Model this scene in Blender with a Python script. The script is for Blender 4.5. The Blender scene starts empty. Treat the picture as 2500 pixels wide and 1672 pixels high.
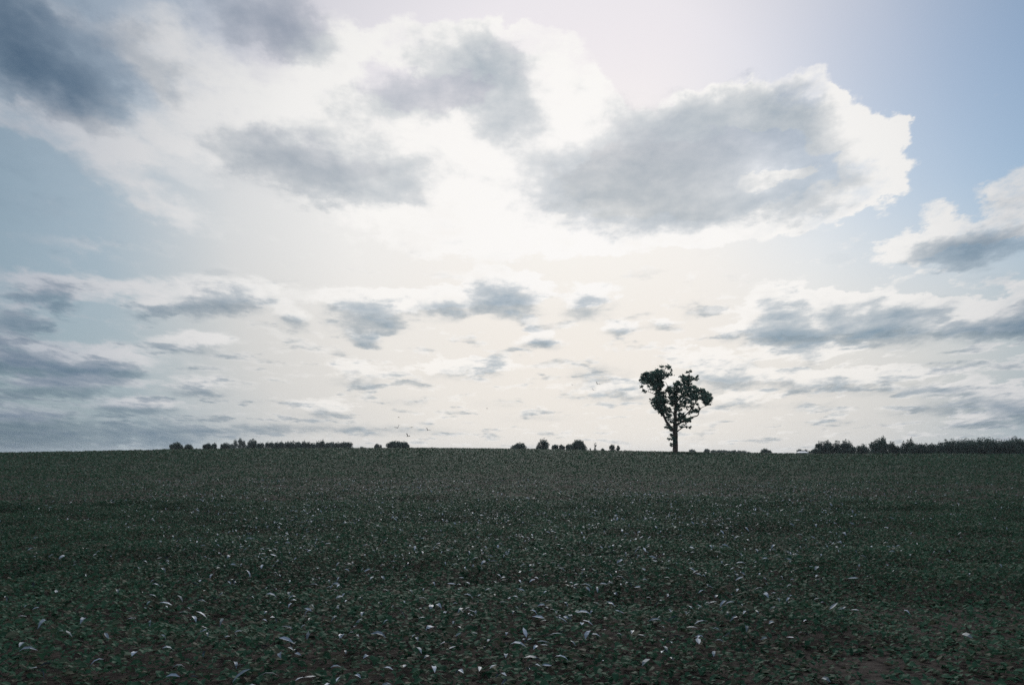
import bpy, bmesh, math, random
import numpy as np
from mathutils import Vector, Matrix
PI = math.pi
R = math.radians
sc = bpy.context.scene
col = sc.collection

# ------------------------------------------------------------------ camera
CAM_H = 1.6
F = 35.0
FPX = 2500 * F / 36.0
PITCH = math.atan((1110 - 836) / FPX)          # true level lies at photo row 1110
cam_d = bpy.data.cameras.new('camera')
cam = bpy.data.objects.new('camera', cam_d)
col.objects.link(cam)
cam_d.lens = F
cam_d.sensor_width = 36.0
cam_d.clip_start = 0.1
cam_d.clip_end = 30000
cam.location = (0, 0, CAM_H)
cam.rotation_euler = (PI / 2 + PITCH, 0, 0)
sc.camera = cam


def ang(px, py):
    """azimuth and elevation (degrees) of a photo position"""
    x = (px - 1250) / FPX
    y = -(py - 836) / FPX
    d = Vector((x, math.cos(PITCH) - y * math.sin(PITCH), math.sin(PITCH) + y * math.cos(PITCH)))
    return math.degrees(math.atan2(d.x, d.y)), math.degrees(math.atan2(d.z, math.hypot(d.x, d.y)))


# ------------------------------------------------------------------ render look
sc.view_settings.view_transform = 'Standard'
sc.view_settings.look = 'None'
sc.view_settings.exposure = 0.0
sc.view_settings.gamma = 1.0
sc.cycles.use_denoising = False
sc.cycles.max_bounces = 5
sc.cycles.diffuse_bounces = 3
sc.cycles.glossy_bounces = 2
sc.cycles.transparent_max_bounces = 4
sc.cycles.use_adaptive_sampling = False

# ------------------------------------------------------------------ sun
SUN_EL, SUN_AZ = 33.0, 0.5
sun_d = bpy.data.lights.new('sun', 'SUN')
sun = bpy.data.objects.new('sun', sun_d)
col.objects.link(sun)
sun_d.energy = 1.8
sun_d.angle = R(14)
sun_d.color = (1.0, 0.97, 0.93)
sdir = Vector((math.sin(R(SUN_AZ)) * math.cos(R(SUN_EL)), math.cos(R(SUN_AZ)) * math.cos(R(SUN_EL)), math.sin(R(SUN_EL))))
sun.rotation_euler = (-sdir).to_track_quat('-Z', 'Y').to_euler()
sun.location = (0, 0, 60)


# ------------------------------------------------------------------ node helper
class NT:
    def __init__(self, tree):
        self.t = tree
        self.t.nodes.clear()

    def n(self, kind, **kw):
        nd = self.t.nodes.new(kind)
        for k, v in kw.items():
            setattr(nd, k, v)
        return nd

    def set(self, sock, v):
        if v is None:
            return
        if isinstance(v, bpy.types.NodeSocket):
            self.t.links.new(v, sock)
        else:
            sock.default_value = v

    def m(self, op, a, b=None, c=None, clamp=False):
        nd = self.n('ShaderNodeMath', operation=op, use_clamp=clamp)
        for i, v in enumerate((a, b, c)):
            self.set(nd.inputs[i], v)
        return nd.outputs[0]

    def mr(self, v, a, b, c=0.0, d=1.0, smooth=True):
        nd = self.n('ShaderNodeMapRange', interpolation_type='SMOOTHSTEP' if smooth else 'LINEAR')
        for i, q in enumerate((v, a, b, c, d)):
            self.set(nd.inputs[i], q)
        return nd.outputs[0]

    def noise(self, vec, scale, detail=4, rough=0.5, dist=0.0, dim='3D', lac=2.0):
        nd = self.n('ShaderNodeTexNoise', noise_dimensions=dim)
        self.set(nd.inputs['Vector'], vec)
        self.set(nd.inputs['Scale'], scale)
        self.set(nd.inputs['Detail'], detail)
        self.set(nd.inputs['Roughness'], rough)
        self.set(nd.inputs['Distortion'], dist)
        self.set(nd.inputs['Lacunarity'], lac)
        return nd.outputs[0], nd.outputs[1]

    def xyz(self, x, y, z=0.0):
        nd = self.n('ShaderNodeCombineXYZ')
        for i, v in enumerate((x, y, z)):
            self.set(nd.inputs[i], v)
        return nd.outputs[0]

    def sep(self, v):
        nd = self.n('ShaderNodeSeparateXYZ')
        self.set(nd.inputs[0], v)
        return nd.outputs

    def mix(self, f, a, b, blend='MIX'):
        nd = self.n('ShaderNodeMix', data_type='RGBA', blend_type=blend)
        self.set(nd.inputs[0], f)
        self.set(nd.inputs[6], a)
        self.set(nd.inputs[7], b)
        return nd.outputs[2]

    def ramp(self, f, stops, interp='LINEAR'):
        nd = self.n('ShaderNodeValToRGB')
        nd.color_ramp.interpolation = interp
        el = nd.color_ramp.elements
        while len(el) < len(stops):
            el.new(0.5)
        for e, (p, c) in zip(el, stops):
            e.position = p
            e.color = (*c, 1)
        self.set(nd.inputs[0], f)
        return nd.outputs[0]


def lin(r, g, b):
    f = lambda c: c / 12.92 if c <= 0.04045 else ((c + 0.055) / 1.055) ** 2.4
    return (f(r / 255), f(g / 255), f(b / 255))


# ------------------------------------------------------------------ world: blue sky seen through veil and cumulus
D = 2500 / 2344.0        # the lists below use the 2344 wide view of the photo
PXDEG = 42.4             # photo pixels per degree
# shaded cores of the clouds: x, y, half width, half height, turn, depth
GREY = [
    (60, 125, 260, 120, -25, 1.1), (170, 215, 170, 80, -35, 1.0), (0, 90, 150, 120, 0, .7), (290, 110, 190, 120, -30, .45),
    (130, 30, 260, 60, 0, .25), (560, 15, 270, 110, -12, .75), (660, 75, 150, 80, -25, .5), (350, 190, 70, 50, 0, .25),
    (0, 380, 220, 120, 0, .2), (100, 470, 260, 120, 0, .1),
    (1070, 140, 170, 100, -15, .7), (1150, 225, 170, 130, -50, .8), (880, 235, 190, 80, 12, .6), (1190, 285, 120, 60, 0, .5), (1000, 190, 200, 90, 0, .3),
    (720, 375, 290, 115, -5, .8), (560, 325, 150, 60, -10, .4), (940, 380, 140, 90, -20, .5), (800, 425, 190, 70, 0, .4),
    (1290, 405, 220, 95, 5, .6), (1480, 385, 330, 120, 5, .6), (1660, 335, 300, 130, 0, .55), (1560, 255, 280, 75, 6, .6),
    (1740, 255, 180, 85, -3, .65), (1840, 305, 140, 95, -25, .75), (1420, 455, 300, 80, 5, .4), (1860, 430, 180, 65, 10, .65),
    (1540, 500, 240, 60, 5, .5), (1690, 465, 190, 55, 15, .4), (1870, 487, 100, 30, 8, .3),
    (2230, 562, 160, 50, 5, 1.1), (2130, 585, 110, 40, 0, .35), (2310, 460, 100, 70, 0, .22),
    (110, 685, 120, 42, -5, .75), (40, 742, 120, 40, -15, .6), (0, 800, 80, 60, 0, .4), (340, 715, 95, 28, 0, .5),
    (500, 700, 170, 48, 6, .7), (840, 732, 165, 62, -3, .75), (670, 744, 75, 32, -15, .45), (1010, 712, 115, 45, 0, .55),
    (1160, 695, 160, 62, -10, .75), (1350, 706, 125, 42, 0, .45), (840, 786, 70, 16, 0, .5), (1230, 791, 95, 24, 0, .5),
    (1410, 766, 65, 25, 0, .4), (1510, 750, 85, 20, 0, .35), (1580, 715, 60, 30, 0, .25),
    (1800, 745, 110, 75, 0, .7), (1770, 772, 190, 30, 0, .6), (1930, 772, 170, 34, 0, .65), (2030, 745, 190, 66, -8, .85),
    (1900, 730, 50, 50, 0, .4), (2250, 757, 120, 36, 5, .8), (2340, 765, 70, 30, 0, .6), (2340, 730, 80, 60, 0, .5), (2150, 700, 70, 40, 0, .3),
    (150, 848, 230, 42, -2, .95), (60, 828, 110, 35, 0, .5), (250, 852, 120, 40, 0, .6), (440, 802, 130, 26, -3, .5),
    (110, 892, 260, 28, 0, .65), (460, 895, 105, 22, 0, .6), (820, 866, 115, 30, 0, .45), (1060, 856, 165, 26, 0, .45),
    (1125, 842, 50, 30, 0, .35), (1370, 862, 150, 45, 0, .4), (1700, 882, 150, 34, 0, .5), (1860, 888, 160, 30, 0, .55), (1630, 865, 130, 55, -10, .45),
    (2000, 885, 130, 42, 0, .5), (2130, 895, 90, 24, 0, .4), (1850, 822, 90, 30, -25, .5), (2150, 840, 90, 30, 0, .3), (40, 975, 170, 45, 0, .6),
    (320, 940, 130, 22, 0, .5), (735, 946, 115, 28, 0, .5), (930, 915, 110, 20, 0, .4), (1420, 905, 230, 28, 0, .45),
    (1700, 927, 130, 18, 0, .45), (1860, 931, 110, 16, 0, .4), (2230, 920, 160, 40, 0, .55), (800, 985, 380, 24, 0, .5), (430, 985, 330, 35, 0, .4),
    (2220, 972, 95, 15, 0, .5), (2340, 950, 100, 40, 0, .6), (60, 1018, 260, 25, 0, .5), (400, 1010, 110, 24, 0, .5),
    (1240, 960, 200, 18, 0, .25), (1560, 960, 220, 16, 0, .25), (1900, 970, 200, 14, 0, .25), (1150, 925, 120, 16, 0, .3),
    (2100, 945, 150, 20, 0, .35), (1700, 838, 90, 26, 0, .3), (580, 915, 90, 14, 0, .25), (240, 1000, 260, 28, 0, .3),
]
# sunlit billows
GREY += [(0, 1010, 620, 200, 0, .40), (2400, 1000, 300, 150, 0, .15)]
WHITE = [
    (330, 130, 170, 50, -45, .55), (190, 320, 300, 45, -12, .7), (330, 440, 230, 40, -25, .5), (60, 270, 160, 40, 0, .55), (140, 20, 150, 40, -20, .4), (230, 560, 200, 26, 0, .3),
    (1070, 110, 300, 80, 0, .9), (1250, 190, 150, 150, -30, .9), (1320, 280, 110, 130, 0, .9), (1130, 330, 280, 150, 0, .8),
    (1000, 470, 420, 110, 0, .7), (1260, 545, 420, 70, 0, .8), (650, 240, 330, 110, -10, .7), (950, 300, 240, 90, 0, .7),
    (1600, 250, 350, 60, 8, .95), (1790, 240, 150, 55, -10, .95), (1910, 280, 130, 110, -40, .75), (2010, 340, 90, 130, 0, .6),
    (1990, 420, 140, 80, 0, .6), (1760, 500, 330, 60, 8, .6), (1450, 540, 320, 50, 0, .6), (1780, 392, 110, 26, -5, .9),
    (430, 180, 200, 160, -30, .6), (230, 290, 350, 70, -15, .6), (360, 60, 80, 170, 35, .5), (480, 330, 250, 60, -15, .5),
    (760, 130, 140, 120, 0, .7), (300, 420, 240, 60, -30, .35),
    (2340, 435, 120, 85, 20, .6), (2210, 535, 220, 42, 4, .55), (2080, 572, 110, 45, 0, .5), (2150, 495, 60, 40, 0, .5),
    (500, 668, 330, 38, 0, .6), (160, 655, 320, 36, 0, .6), (850, 688, 170, 45, 0, .6), (1150, 662, 150, 42, 0, .8),
    (1000, 682, 120, 40, 0, .6), (1900, 715, 280, 50, 0, .95), (2180, 715, 150, 45, 0, .8), (2300, 715, 120, 35, 0, .7),
    (180, 812, 240, 34, 0, .7), (450, 780, 130, 28, 0, .6), (240, 872, 220, 16, 0, .5), (330, 928, 150, 16, 0, .4),
    (1060, 838, 180, 22, 0, .5), (1850, 808, 160, 26, 0, .6), (2040, 855, 200, 20, 0, .5), (1780, 858, 260, 18, 0, .5),
    (1880, 480, 150, 40, 10, .5), (2060, 300, 50, 50, 0, .6), (1870, 225, 60, 45, 0, .9),
]

GREY = [(x_, y_, rx_ * (.78 if y_ > 640 and rx_ < 320 else 1), ry_ * (.95 if y_ > 640 else 1), rt_, am_ * (.72 if y_ > 800 else .95)) for x_, y_, rx_, ry_, rt_, am_ in GREY]
for x_, y_, rx_, ry_, rt_, am_ in GREY[:]:
    if 640 < y_ < 1000 and am_ > .3 and rx_ < 260:      # each low cloud carries its own bright top
        WHITE.append((x_, y_ - .55 * ry_ - 7, rx_ * 1.1, ry_ * .8 + 4, rt_, .55))
world = bpy.data.worlds.new('World')
sc.world = world
world.use_nodes = True
w = NT(world.node_tree)
tc = w.n('ShaderNodeTexCoord')
dirv = tc.outputs['Generated']
dx, dy, dz = w.sep(dirv)
az = w.m('MULTIPLY', w.m('ARCTAN2', dx, dy), 180 / PI)
hor = w.m('SQRT', w.m('ADD', w.m('MULTIPLY', dx, dx), w.m('MULTIPLY', dy, dy)))
el = w.m('MULTIPLY', w.m('ARCTAN2', dz, hor), 180 / PI)
elp = w.m('MAXIMUM', el, 0.0)
# flattening towards the horizon: puffs get smaller and flatter with distance
q = w.m('MULTIPLY', w.m('LOGARITHM', w.m('ADD', elp, 5.0), math.e), 34.0)
k = w.mr(elp, 0.0, 18.0, 0.10, 1.0, smooth=False)
hx = w.m('MULTIPLY', az, w.m('ADD', .45, w.m('DIVIDE', 13.0, w.m('ADD', elp, 7.0))))
pv = w.xyz(az, q, 0.0)
n1, c1 = w.noise(pv, 0.16, 3, 0.5, 0.0)
n2, c2 = w.noise(w.xyz(hx, q, 31.0), 0.50, 9, 0.60, 0.0)
wx, wy, wz = w.sep(c1)
vx, vy, vz = w.sep(c2)
offx = w.m('ADD', w.m('MULTIPLY', w.m('SUBTRACT', wx, .5), 2.8), w.m('MULTIPLY', w.m('SUBTRACT', vx, .5), 2.6))
offy = w.m('ADD', w.m('MULTIPLY', w.m('SUBTRACT', wy, .5), 2.4), w.m('MULTIPLY', w.m('SUBTRACT', vy, .5), 2.8))
pa = w.m('ADD', az, w.m('MULTIPLY', offx, k))
pe = w.m('ADD', el, w.m('MULTIPLY', offy, k))
P = w.xyz(pa, pe, 0.0)


def blobs(lst):
    tot = 0.0
    for x, y, rx, ry, rot, amp in lst:
        a, e = ang(x * D, y * D)
        mp = w.n('ShaderNodeMapping', vector_type='TEXTURE')
        w.set(mp.inputs['Vector'], P)
        mp.inputs['Location'].default_value = (a, e, 0)
        mp.inputs['Rotation'].default_value = (0, 0, R(rot))
        mp.inputs['Scale'].default_value = (rx * D / PXDEG, ry * D / PXDEG, 1)
        g = w.n('ShaderNodeTexGradient', gradient_type='SPHERICAL')
        w.set(g.inputs[0], mp.outputs[0])
        tot = w.m('MULTIPLY_ADD', g.outputs[1], amp * 1.6, tot)
    return tot


G = blobs(GREY)
W = blobs(WHITE)
# fine billows on both fields
n3, c3 = w.noise(w.xyz(hx, q, 77.0), 0.50, 10, 0.62)
n3b, c3b = w.noise(w.xyz(hx, w.m('ADD', q, 1.1), 77.0), 0.50, 6, 0.58)
n4, c4 = w.noise(w.xyz(w.m('MULTIPLY', hx, 0.6), w.m('MULTIPLY', q, 1.1), 5.0), 0.42, 9, 0.58)
low = w.mr(elp, 4.0, 16.0, 1.0, 0.0)
fine = w.m('SUBTRACT', n3, .5)
n5, c5 = w.noise(w.xyz(az, q, 140.0), 0.17, 5, 0.55)
mid = w.m('MULTIPLY', w.m('SUBTRACT', n5, .5), w.m('POWER', k, 1.5))
# scattered small clouds of the far layer
lowc = w.m('MULTIPLY', w.mr(n4, .50, .66), low)
G2 = w.m('ADD', G, w.m('MULTIPLY', lowc, .48))
relief = w.m('SUBTRACT', n3, n3b)            # billow tops catch the light, hollows do not
gate = w.mr(w.m('ADD', G2, w.m('MULTIPLY', W, .4)), .05, .6)
g_base = w.m('MULTIPLY', G2, w.m('MULTIPLY_ADD', w.m('ADD', fine, mid), .9, .82))
g_soft = w.m('ADD', g_base, w.m('MULTIPLY', w.m('ADD', fine, mid), .4))
g_soft = w.m('ADD', g_soft, w.m('MULTIPLY', w.m('MULTIPLY', relief, gate), w.mr(elp, 6.0, 18.0, -1.3, -1.2)))
g_pos = w.m('MULTIPLY', w.m('MAXIMUM', g_soft, 0.0), w.mr(g_soft, 0.0, .55))
g_amt = w.m('SUBTRACT', 1.0, w.m('EXPONENT', w.m('MULTIPLY', g_pos, w.mr(elp, 8.0, 17.0, -1.15, -.66))))
w_raw = w.m('ADD', w.m('MULTIPLY_ADD', fine, w.mr(elp, 8.0, 17.0, 1.9, 1.3), W), w.m('MULTIPLY', w.mr(n4, .45, .58), w.m('MULTIPLY', low, .35)))
w_hi = w.mr(az, -22.0, -4.0, 1.15, .55)
w_amt = w.m('MULTIPLY', w.mr(w_raw, w.m('SUBTRACT', .40, w.m('MULTIPLY', w_hi, .33)), w_hi), w.m('SUBTRACT', 1.0, w.mr(w.m('ADD', mid, fine), -.02, .30, 0, .55)))

# brightness falls away from the hidden sun's glare
ga, ge = ang(1330 * D, 520 * D)
ddx = w.m('DIVIDE', w.m('SUBTRACT', az, ga), 24.0)
ddy = w.m('DIVIDE', w.m('SUBTRACT', el, ge), 23.0)
dist = w.m('SQRT', w.m('ADD', w.m('MULTIPLY', ddx, ddx), w.m('MULTIPLY', ddy, ddy)))
veil = w.ramp(w.m('DIVIDE', dist, 2.0), [
    (0.00, lin(249, 246, 241)), (0.16, lin(246, 243, 239)), (0.28, lin(239, 238, 236)), (0.42, lin(216, 218, 219)),
    (0.56, lin(166, 181, 191)), (0.80, lin(112, 137, 152)), (1.0, lin(96, 118, 133))])
lit = w.ramp(w.m('DIVIDE', dist, 2.0), [
    (0.00, lin(252, 250, 248)), (0.25, lin(249, 247, 244)), (0.38, lin(240, 239, 237)), (0.52, lin(214, 215, 217)),
    (0.62, lin(188, 193, 201)), (0.78, lin(160, 170, 182)), (1.0, lin(140, 150, 165))])
# lavender cast of the thin veil high up; unseen sky overhead, aside and behind brightened to light the field
veil = w.mix(w.mr(el, 13.0, 24.0), veil, w.mix(1.0, veil, (.965, .94, 1.0, 1), 'MULTIPLY'))
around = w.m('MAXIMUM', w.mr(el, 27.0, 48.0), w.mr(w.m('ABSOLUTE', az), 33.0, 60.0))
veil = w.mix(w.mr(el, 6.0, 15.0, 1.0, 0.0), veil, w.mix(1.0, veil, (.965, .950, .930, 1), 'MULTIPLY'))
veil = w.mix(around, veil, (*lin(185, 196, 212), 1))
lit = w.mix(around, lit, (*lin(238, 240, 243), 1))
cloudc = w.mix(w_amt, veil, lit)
core = w.mix(w.mr(el, 7.0, 15.0), (*[a / b for a, b in zip(lin(100, 137, 164), lin(250, 250, 250))], 1), (*[a / b for a, b in zip(lin(100, 131, 156), lin(250, 250, 250))], 1))
shade = w.mix(g_amt, (1, 1, 1, 1), core)
cloudc = w.mix(1.0, cloudc, shade, 'MULTIPLY')
# warm murk just above the horizon
murk = w.m('MULTIPLY', w.mr(elp, 1.0, 12.0, 1.0, 0.0), w.mr(dist, .55, 1.25, .65, .15))
cloudc = w.mix(murk, cloudc, w.mix(1.0, cloudc, (1.0, .965, .915, 1), 'MULTIPLY'))

sky = w.n('ShaderNodeTexSky', sky_type='NISHITA')
sky.sun_disc = False
sky.sun_elevation = R(SUN_EL)
sky.sun_rotation = R(SUN_AZ)
sky.air_density = 1.0
sky.dust_density = 0.3
sky.ozone_density = 1.5
# open blue gaps: upper right and a little at the left
ba, be = ang(2380 * D, 230 * D)
bx = w.m('DIVIDE', w.m('SUBTRACT', az, ba), 19.0)
by = w.m('DIVIDE', w.m('SUBTRACT', el, be), 17.0)
bl = w.mr(w.m('SQRT', w.m('ADD', w.m('MULTIPLY', bx, bx), w.m('MULTIPLY', by, by))), 0.10, 1.15, .66, 0.0)
b2a, b2e = ang(10 * D, 560 * D)
cx_ = w.m('DIVIDE', w.m('SUBTRACT', az, b2a), 14.0)
cy_ = w.m('DIVIDE', w.m('SUBTRACT', el, b2e), 16.0)
bl2 = w.mr(w.m('SQRT', w.m('ADD', w.m('MULTIPLY', cx_, cx_), w.m('MULTIPLY', cy_, cy_))), 0.1, 1.0, 0.15, 0.0)
bl = w.m('MULTIPLY', bl, w.mr(el, 4.0, 15.0, .25, 1.0))
gap = w.m('MULTIPLY', w.m('MAXIMUM', bl, bl2), w.m('SUBTRACT', 1.0, w.m('MAXIMUM', w_amt, w.m('MULTIPLY', g_amt, .8))))
b_sky = w.n('ShaderNodeBackground')
w.set(b_sky.inputs[0], w.mix(1.0, sky.outputs[0], (.86, 1.0, 1.05, 1), 'MULTIPLY'))
b_sky.inputs[1].default_value = 0.078
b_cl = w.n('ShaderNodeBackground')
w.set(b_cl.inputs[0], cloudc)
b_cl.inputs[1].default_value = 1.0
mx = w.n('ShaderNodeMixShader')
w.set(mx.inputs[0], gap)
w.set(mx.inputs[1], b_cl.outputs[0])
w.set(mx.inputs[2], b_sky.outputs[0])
wo = w.n('ShaderNodeOutputWorld')
w.set(wo.inputs[0], mx.outputs[0])
world.cycles.sampling_method = 'MANUAL'
world.cycles.sample_map_resolution = 512


# ------------------------------------------------------------------ materials
def material(name):
    m = bpy.data.materials.new(name)
    m.use_nodes = True
    t = NT(m.node_tree)
    b = t.n('ShaderNodeBsdfPrincipled')
    o = t.n('ShaderNodeOutputMaterial')
    t.set(o.inputs[0], b.outputs[0])
    return m, t, b


def thin(m, t, b, c, amount):
    """let some light through a leaf"""
    tl = t.n('ShaderNodeBsdfTranslucent')
    t.set(tl.inputs[0], c)
    ms = t.n('ShaderNodeMixShader')
    ms.inputs[0].default_value = amount
    t.set(ms.inputs[1], b.outputs[0])
    t.set(ms.inputs[2], tl.outputs[0])
    out = [n_ for n_ in t.t.nodes if n_.type == 'OUTPUT_MATERIAL'][0]
    t.set(out.inputs[0], ms.outputs[0])


def leafy(name, dark, light, warm, rough=.55, spec=.35, scale=1.2, rough2=None):
    m, t, b = material(name)
    g = t.n('ShaderNodeNewGeometry')
    nz, _ = t.noise(g.outputs['Position'], scale, 3, .6)
    c = t.mix(t.mr(nz, .38, .62), (*dark, 1), (*light, 1))
    c = t.mix(t.mr(g.outputs['Random Per Island'], .72, 1.0, 0, .8), c, (*warm, 1))
    t.set(b.inputs['Base Color'], c)
    b.inputs['Roughness'].default_value = rough
    b.inputs['Specular IOR Level'].default_value = spec
    thin(m, t, b, c, .3)
    return m


M = {}
M['tree_leaf'] = leafy('tree_leaves', (.050, .108, .088), (.085, .165, .130), (.11, .16, .11), .5, .3, .8)
M['far_leaf'] = leafy('distant_leaves', (.032, .064, .056), (.052, .092, .076), (.066, .090, .072), .6, .2, .25)
M['far_leaf_pale_haze'] = leafy('pale_hazed_leaves', (.060, .095, .085), (.095, .135, .115), (.10, .13, .11), .6, .3, .25)  # paler green paints haze into far treetops, shared by two pale bushes
m, t, b = material('bark')
tcn = t.n('ShaderNodeTexCoord')
mpn = t.n('ShaderNodeMapping')
t.set(mpn.inputs[0], tcn.outputs['Object'])
mpn.inputs['Scale'].default_value = (5, 5, 1.2)
nz, _ = t.noise(mpn.outputs[0], 2.2, 7, .65)
t.set(b.inputs['Base Color'], t.mix(t.mr(nz, .35, .65), (.022, .018, .014, 1), (.085, .072, .058, 1)))
b.inputs['Roughness'].default_value = .9
bp = t.n('ShaderNodeBump')
t.set(bp.inputs['Height'], nz)
bp.inputs['Strength'].default_value = .8
bp.inputs['Distance'].default_value = .06
t.set(b.inputs['Normal'], bp.outputs[0])
M['bark'] = m

m, t, b = material('soil')
g = t.n('ShaderNodeNewGeometry')
pos = g.outputs['Position']
na, _ = t.noise(pos, 9.0, 8, .65)
nb, _ = t.noise(pos, .55, 5, .6)
c = t.mix(t.mr(na, .36, .64), (.022, .017, .014, 1), (.048, .038, .032, 1))
dd = t.n('ShaderNodeVectorMath', operation='LENGTH')
t.set(dd.inputs[0], pos)
c = t.mix(t.mr(t.m('MULTIPLY_ADD', nb, 60, dd.outputs['Value']), 60, 150, 0, .85), c, (.03, .045, .034, 1))
t.set(b.inputs['Base Color'], c)
b.inputs['Roughness'].default_value = .95
b.inputs['Specular IOR Level'].default_value = .1
bp = t.n('ShaderNodeBump')
t.set(bp.inputs['Height'], na)
bp.inputs['Strength'].default_value = 1.0
bp.inputs['Distance'].default_value = .08
t.set(b.inputs['Normal'], bp.outputs[0])
M['soil'] = m

m, t, b = material('crop_leaves')
g = t.n('ShaderNodeNewGeometry')
pos = g.outputs['Position']
rnd = g.outputs['Random Per Island']
na, _ = t.noise(pos, .35, 5, .6)
nb, _ = t.noise(pos, 30., 2, .5)
c = t.mix(t.mr(na, .35, .65), (.022, .058, .036, 1), (.036, .086, .052, 1))
r2 = t.m('FRACT', t.m('MULTIPLY', rnd, 17.3))
c = t.mix(t.mr(r2, .5, 1., 0, .75), c, (.085, .066, .050, 1))
t.set(b.inputs['Base Color'], c)
b.inputs['Roughness'].default_value = .5
b.inputs['Specular IOR Level'].default_value = .014
b.inputs['Specular Tint'].default_value = (.70, 1.0, .85, 1)
thin(m, t, b, c, .3)
M['crop'] = m
m, t, b = material('waxy_glint_leaves')
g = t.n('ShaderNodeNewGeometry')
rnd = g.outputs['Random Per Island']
t.set(b.inputs['Base Color'], t.mix(rnd, (.055, .08, .09, 1), (.18, .225, .28, 1)))  # pale bluish base colour paints sun glints onto these glossy leaves
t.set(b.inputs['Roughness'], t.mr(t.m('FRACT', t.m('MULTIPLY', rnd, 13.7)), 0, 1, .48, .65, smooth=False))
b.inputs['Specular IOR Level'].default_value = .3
M['waxy_glint'] = m

for nm, c0, c1_, rg in (('weathered_roof', (.55, .56, .56), (.74, .74, .73), .5), ('barn_wall', (.10, .09, .08), (.17, .155, .14), .85),
                        ('dark_opening', (.012, .012, .014), (.02, .02, .022), .6), ('plumage', (.010, .010, .012), (.03, .03, .034), .6)):
    m, t, b = material(nm)
    tcn = t.n('ShaderNodeTexCoord')
    nz, _ = t.noise(tcn.outputs['Object'], 3.0 if nm != 'plumage' else 30, 5, .6)
    t.set(b.inputs['Base Color'], t.mix(t.mr(nz, .35, .65), (*c0, 1), (*c1_, 1)))
    b.inputs['Roughness'].default_value = rg
    M[nm] = m


# ------------------------------------------------------------------ object helpers
def tag(o, label=None, cat=None, group=None, kind=None):
    if label: o['label'] = label
    if cat: o['category'] = cat
    if group: o['group'] = group
    if kind: o['kind'] = kind
    return o


def empty(name, loc):
    o = bpy.data.objects.new(name, None)
    o.empty_display_size = .5
    o.location = loc
    col.objects.link(o)
    return o


def mesh_obj(name, verts, faces, mat, parent=None, smooth=False):
    """verts (n,3) array, faces (m,3 or 4) array"""
    me = bpy.data.meshes.new(name)
    verts = np.asarray(verts, np.float32)
    faces = np.asarray(faces, np.int32)
    me.vertices.add(len(verts))
    me.vertices.foreach_set('co', verts.ravel())
    k_ = faces.shape[1]
    me.loops.add(faces.size)
    me.loops.foreach_set('vertex_index', faces.ravel())
    me.polygons.add(len(faces))
    me.polygons.foreach_set('loop_start', np.arange(0, faces.size, k_, dtype=np.int32))
    me.polygons.foreach_set('use_smooth', np.full(len(faces), smooth))
    me.update(calc_edges=True)
    me.materials.append(mat)
    o = bpy.data.objects.new(name, me)
    col.objects.link(o)
    if parent is not None:
        o.parent = parent
    return o


def bm_obj(name, bm, mat, parent=None, smooth=False):
    me = bpy.data.meshes.new(name)
    bm.to_mesh(me)
    bm.free()
    for p in me.polygons:
        p.use_smooth = smooth
    me.materials.append(mat)
    o = bpy.data.objects.new(name, me)
    col.objects.link(o)
    if parent is not None:
        o.parent = parent
    return o


def sstep(a, b, x):
    t_ = np.clip((x - a) / (b - a), 0, 1)
    return t_ * t_ * (3 - 2 * t_)


def vnoise(x, y, seed=0):
    """smooth value noise"""
    xi, yi = np.floor(x).astype(np.int64), np.floor(y).astype(np.int64)
    fx, fy = x - xi, y - yi
    fx, fy = fx * fx * (3 - 2 * fx), fy * fy * (3 - 2 * fy)

    def h(i, j):
        n = (i * 374761393 + j * 668265263 + seed * 974634777) & 0xffffffff
        n = ((n ^ (n >> 13)) * 1274126177) & 0xffffffff
        return ((n ^ (n >> 16)) & 0xffff) / 65535.0
    return (h(xi, yi) * (1 - fx) * (1 - fy) + h(xi + 1, yi) * fx * (1 - fy) + h(xi, yi + 1) * (1 - fx) * fy + h(xi + 1, yi + 1) * fx * fy)


# ------------------------------------------------------------------ terrain: gentle rise to a crest, land dropping beyond
SKYLINE = [(-600, 1110), (0, 1104), (200, 1101), (400, 1095), (600, 1093.5), (900, 1092.5), (1100, 1093), (1300, 1095), (1500, 1098.5),
           (1700, 1102), (2000, 1106), (2500, 1107), (3100, 1109)]
rr = np.linspace(20, 320, 301)


def profile(r):
    return sstep(12, 215, r)


DROP = 8.5
CREST = []
for px, py in SKYLINE:
    a, e = ang(px, py + 1.5)
    tgt = math.tan(R(e))
    lo, hi = 0., 12.
    for _ in range(40):
        mid = (lo + hi) / 2
        h_ = mid * profile(rr) - DROP * sstep(200, 420, rr)
        if np.max((h_ + .22 - CAM_H) / rr) > tgt: hi = mid
        else: lo = mid
    CREST.append((a, (lo + hi) / 2))
ca = np.array([c_[0] for c_ in CREST]); cz = np.array([c_[1] for c_ in CREST])


def ground(x, y):
    x = np.asarray(x, float); y = np.asarray(y, float)
    r = np.hypot(x, y)
    a = np.degrees(np.arctan2(x, np.maximum(y, 1e-6)))
    # smooth the height table over azimuth
    hgt = sum(np.interp(a + s, ca, cz) for s in (-3, -1.5, 0, 1.5, 3)) / 5
    hgt = np.where(y > 0, hgt, np.interp(np.sign(x) * 60, ca, cz))
    und = (vnoise(x / 9, y / 9, 3) - .5) * .10 * sstep(3, 20, r) + (vnoise(x / 2.2, y / 2.2, 5) - .5) * .04
    front = sstep(-40, 20, y)
    far = (vnoise(x / 400, y / 400, 9) - .5) * 2.0 * sstep(500, 1200, r)
    return hgt * profile(r) * front - DROP * sstep(200, 420, r) * front + und * (1 - sstep(150, 500, r)) + far


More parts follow.
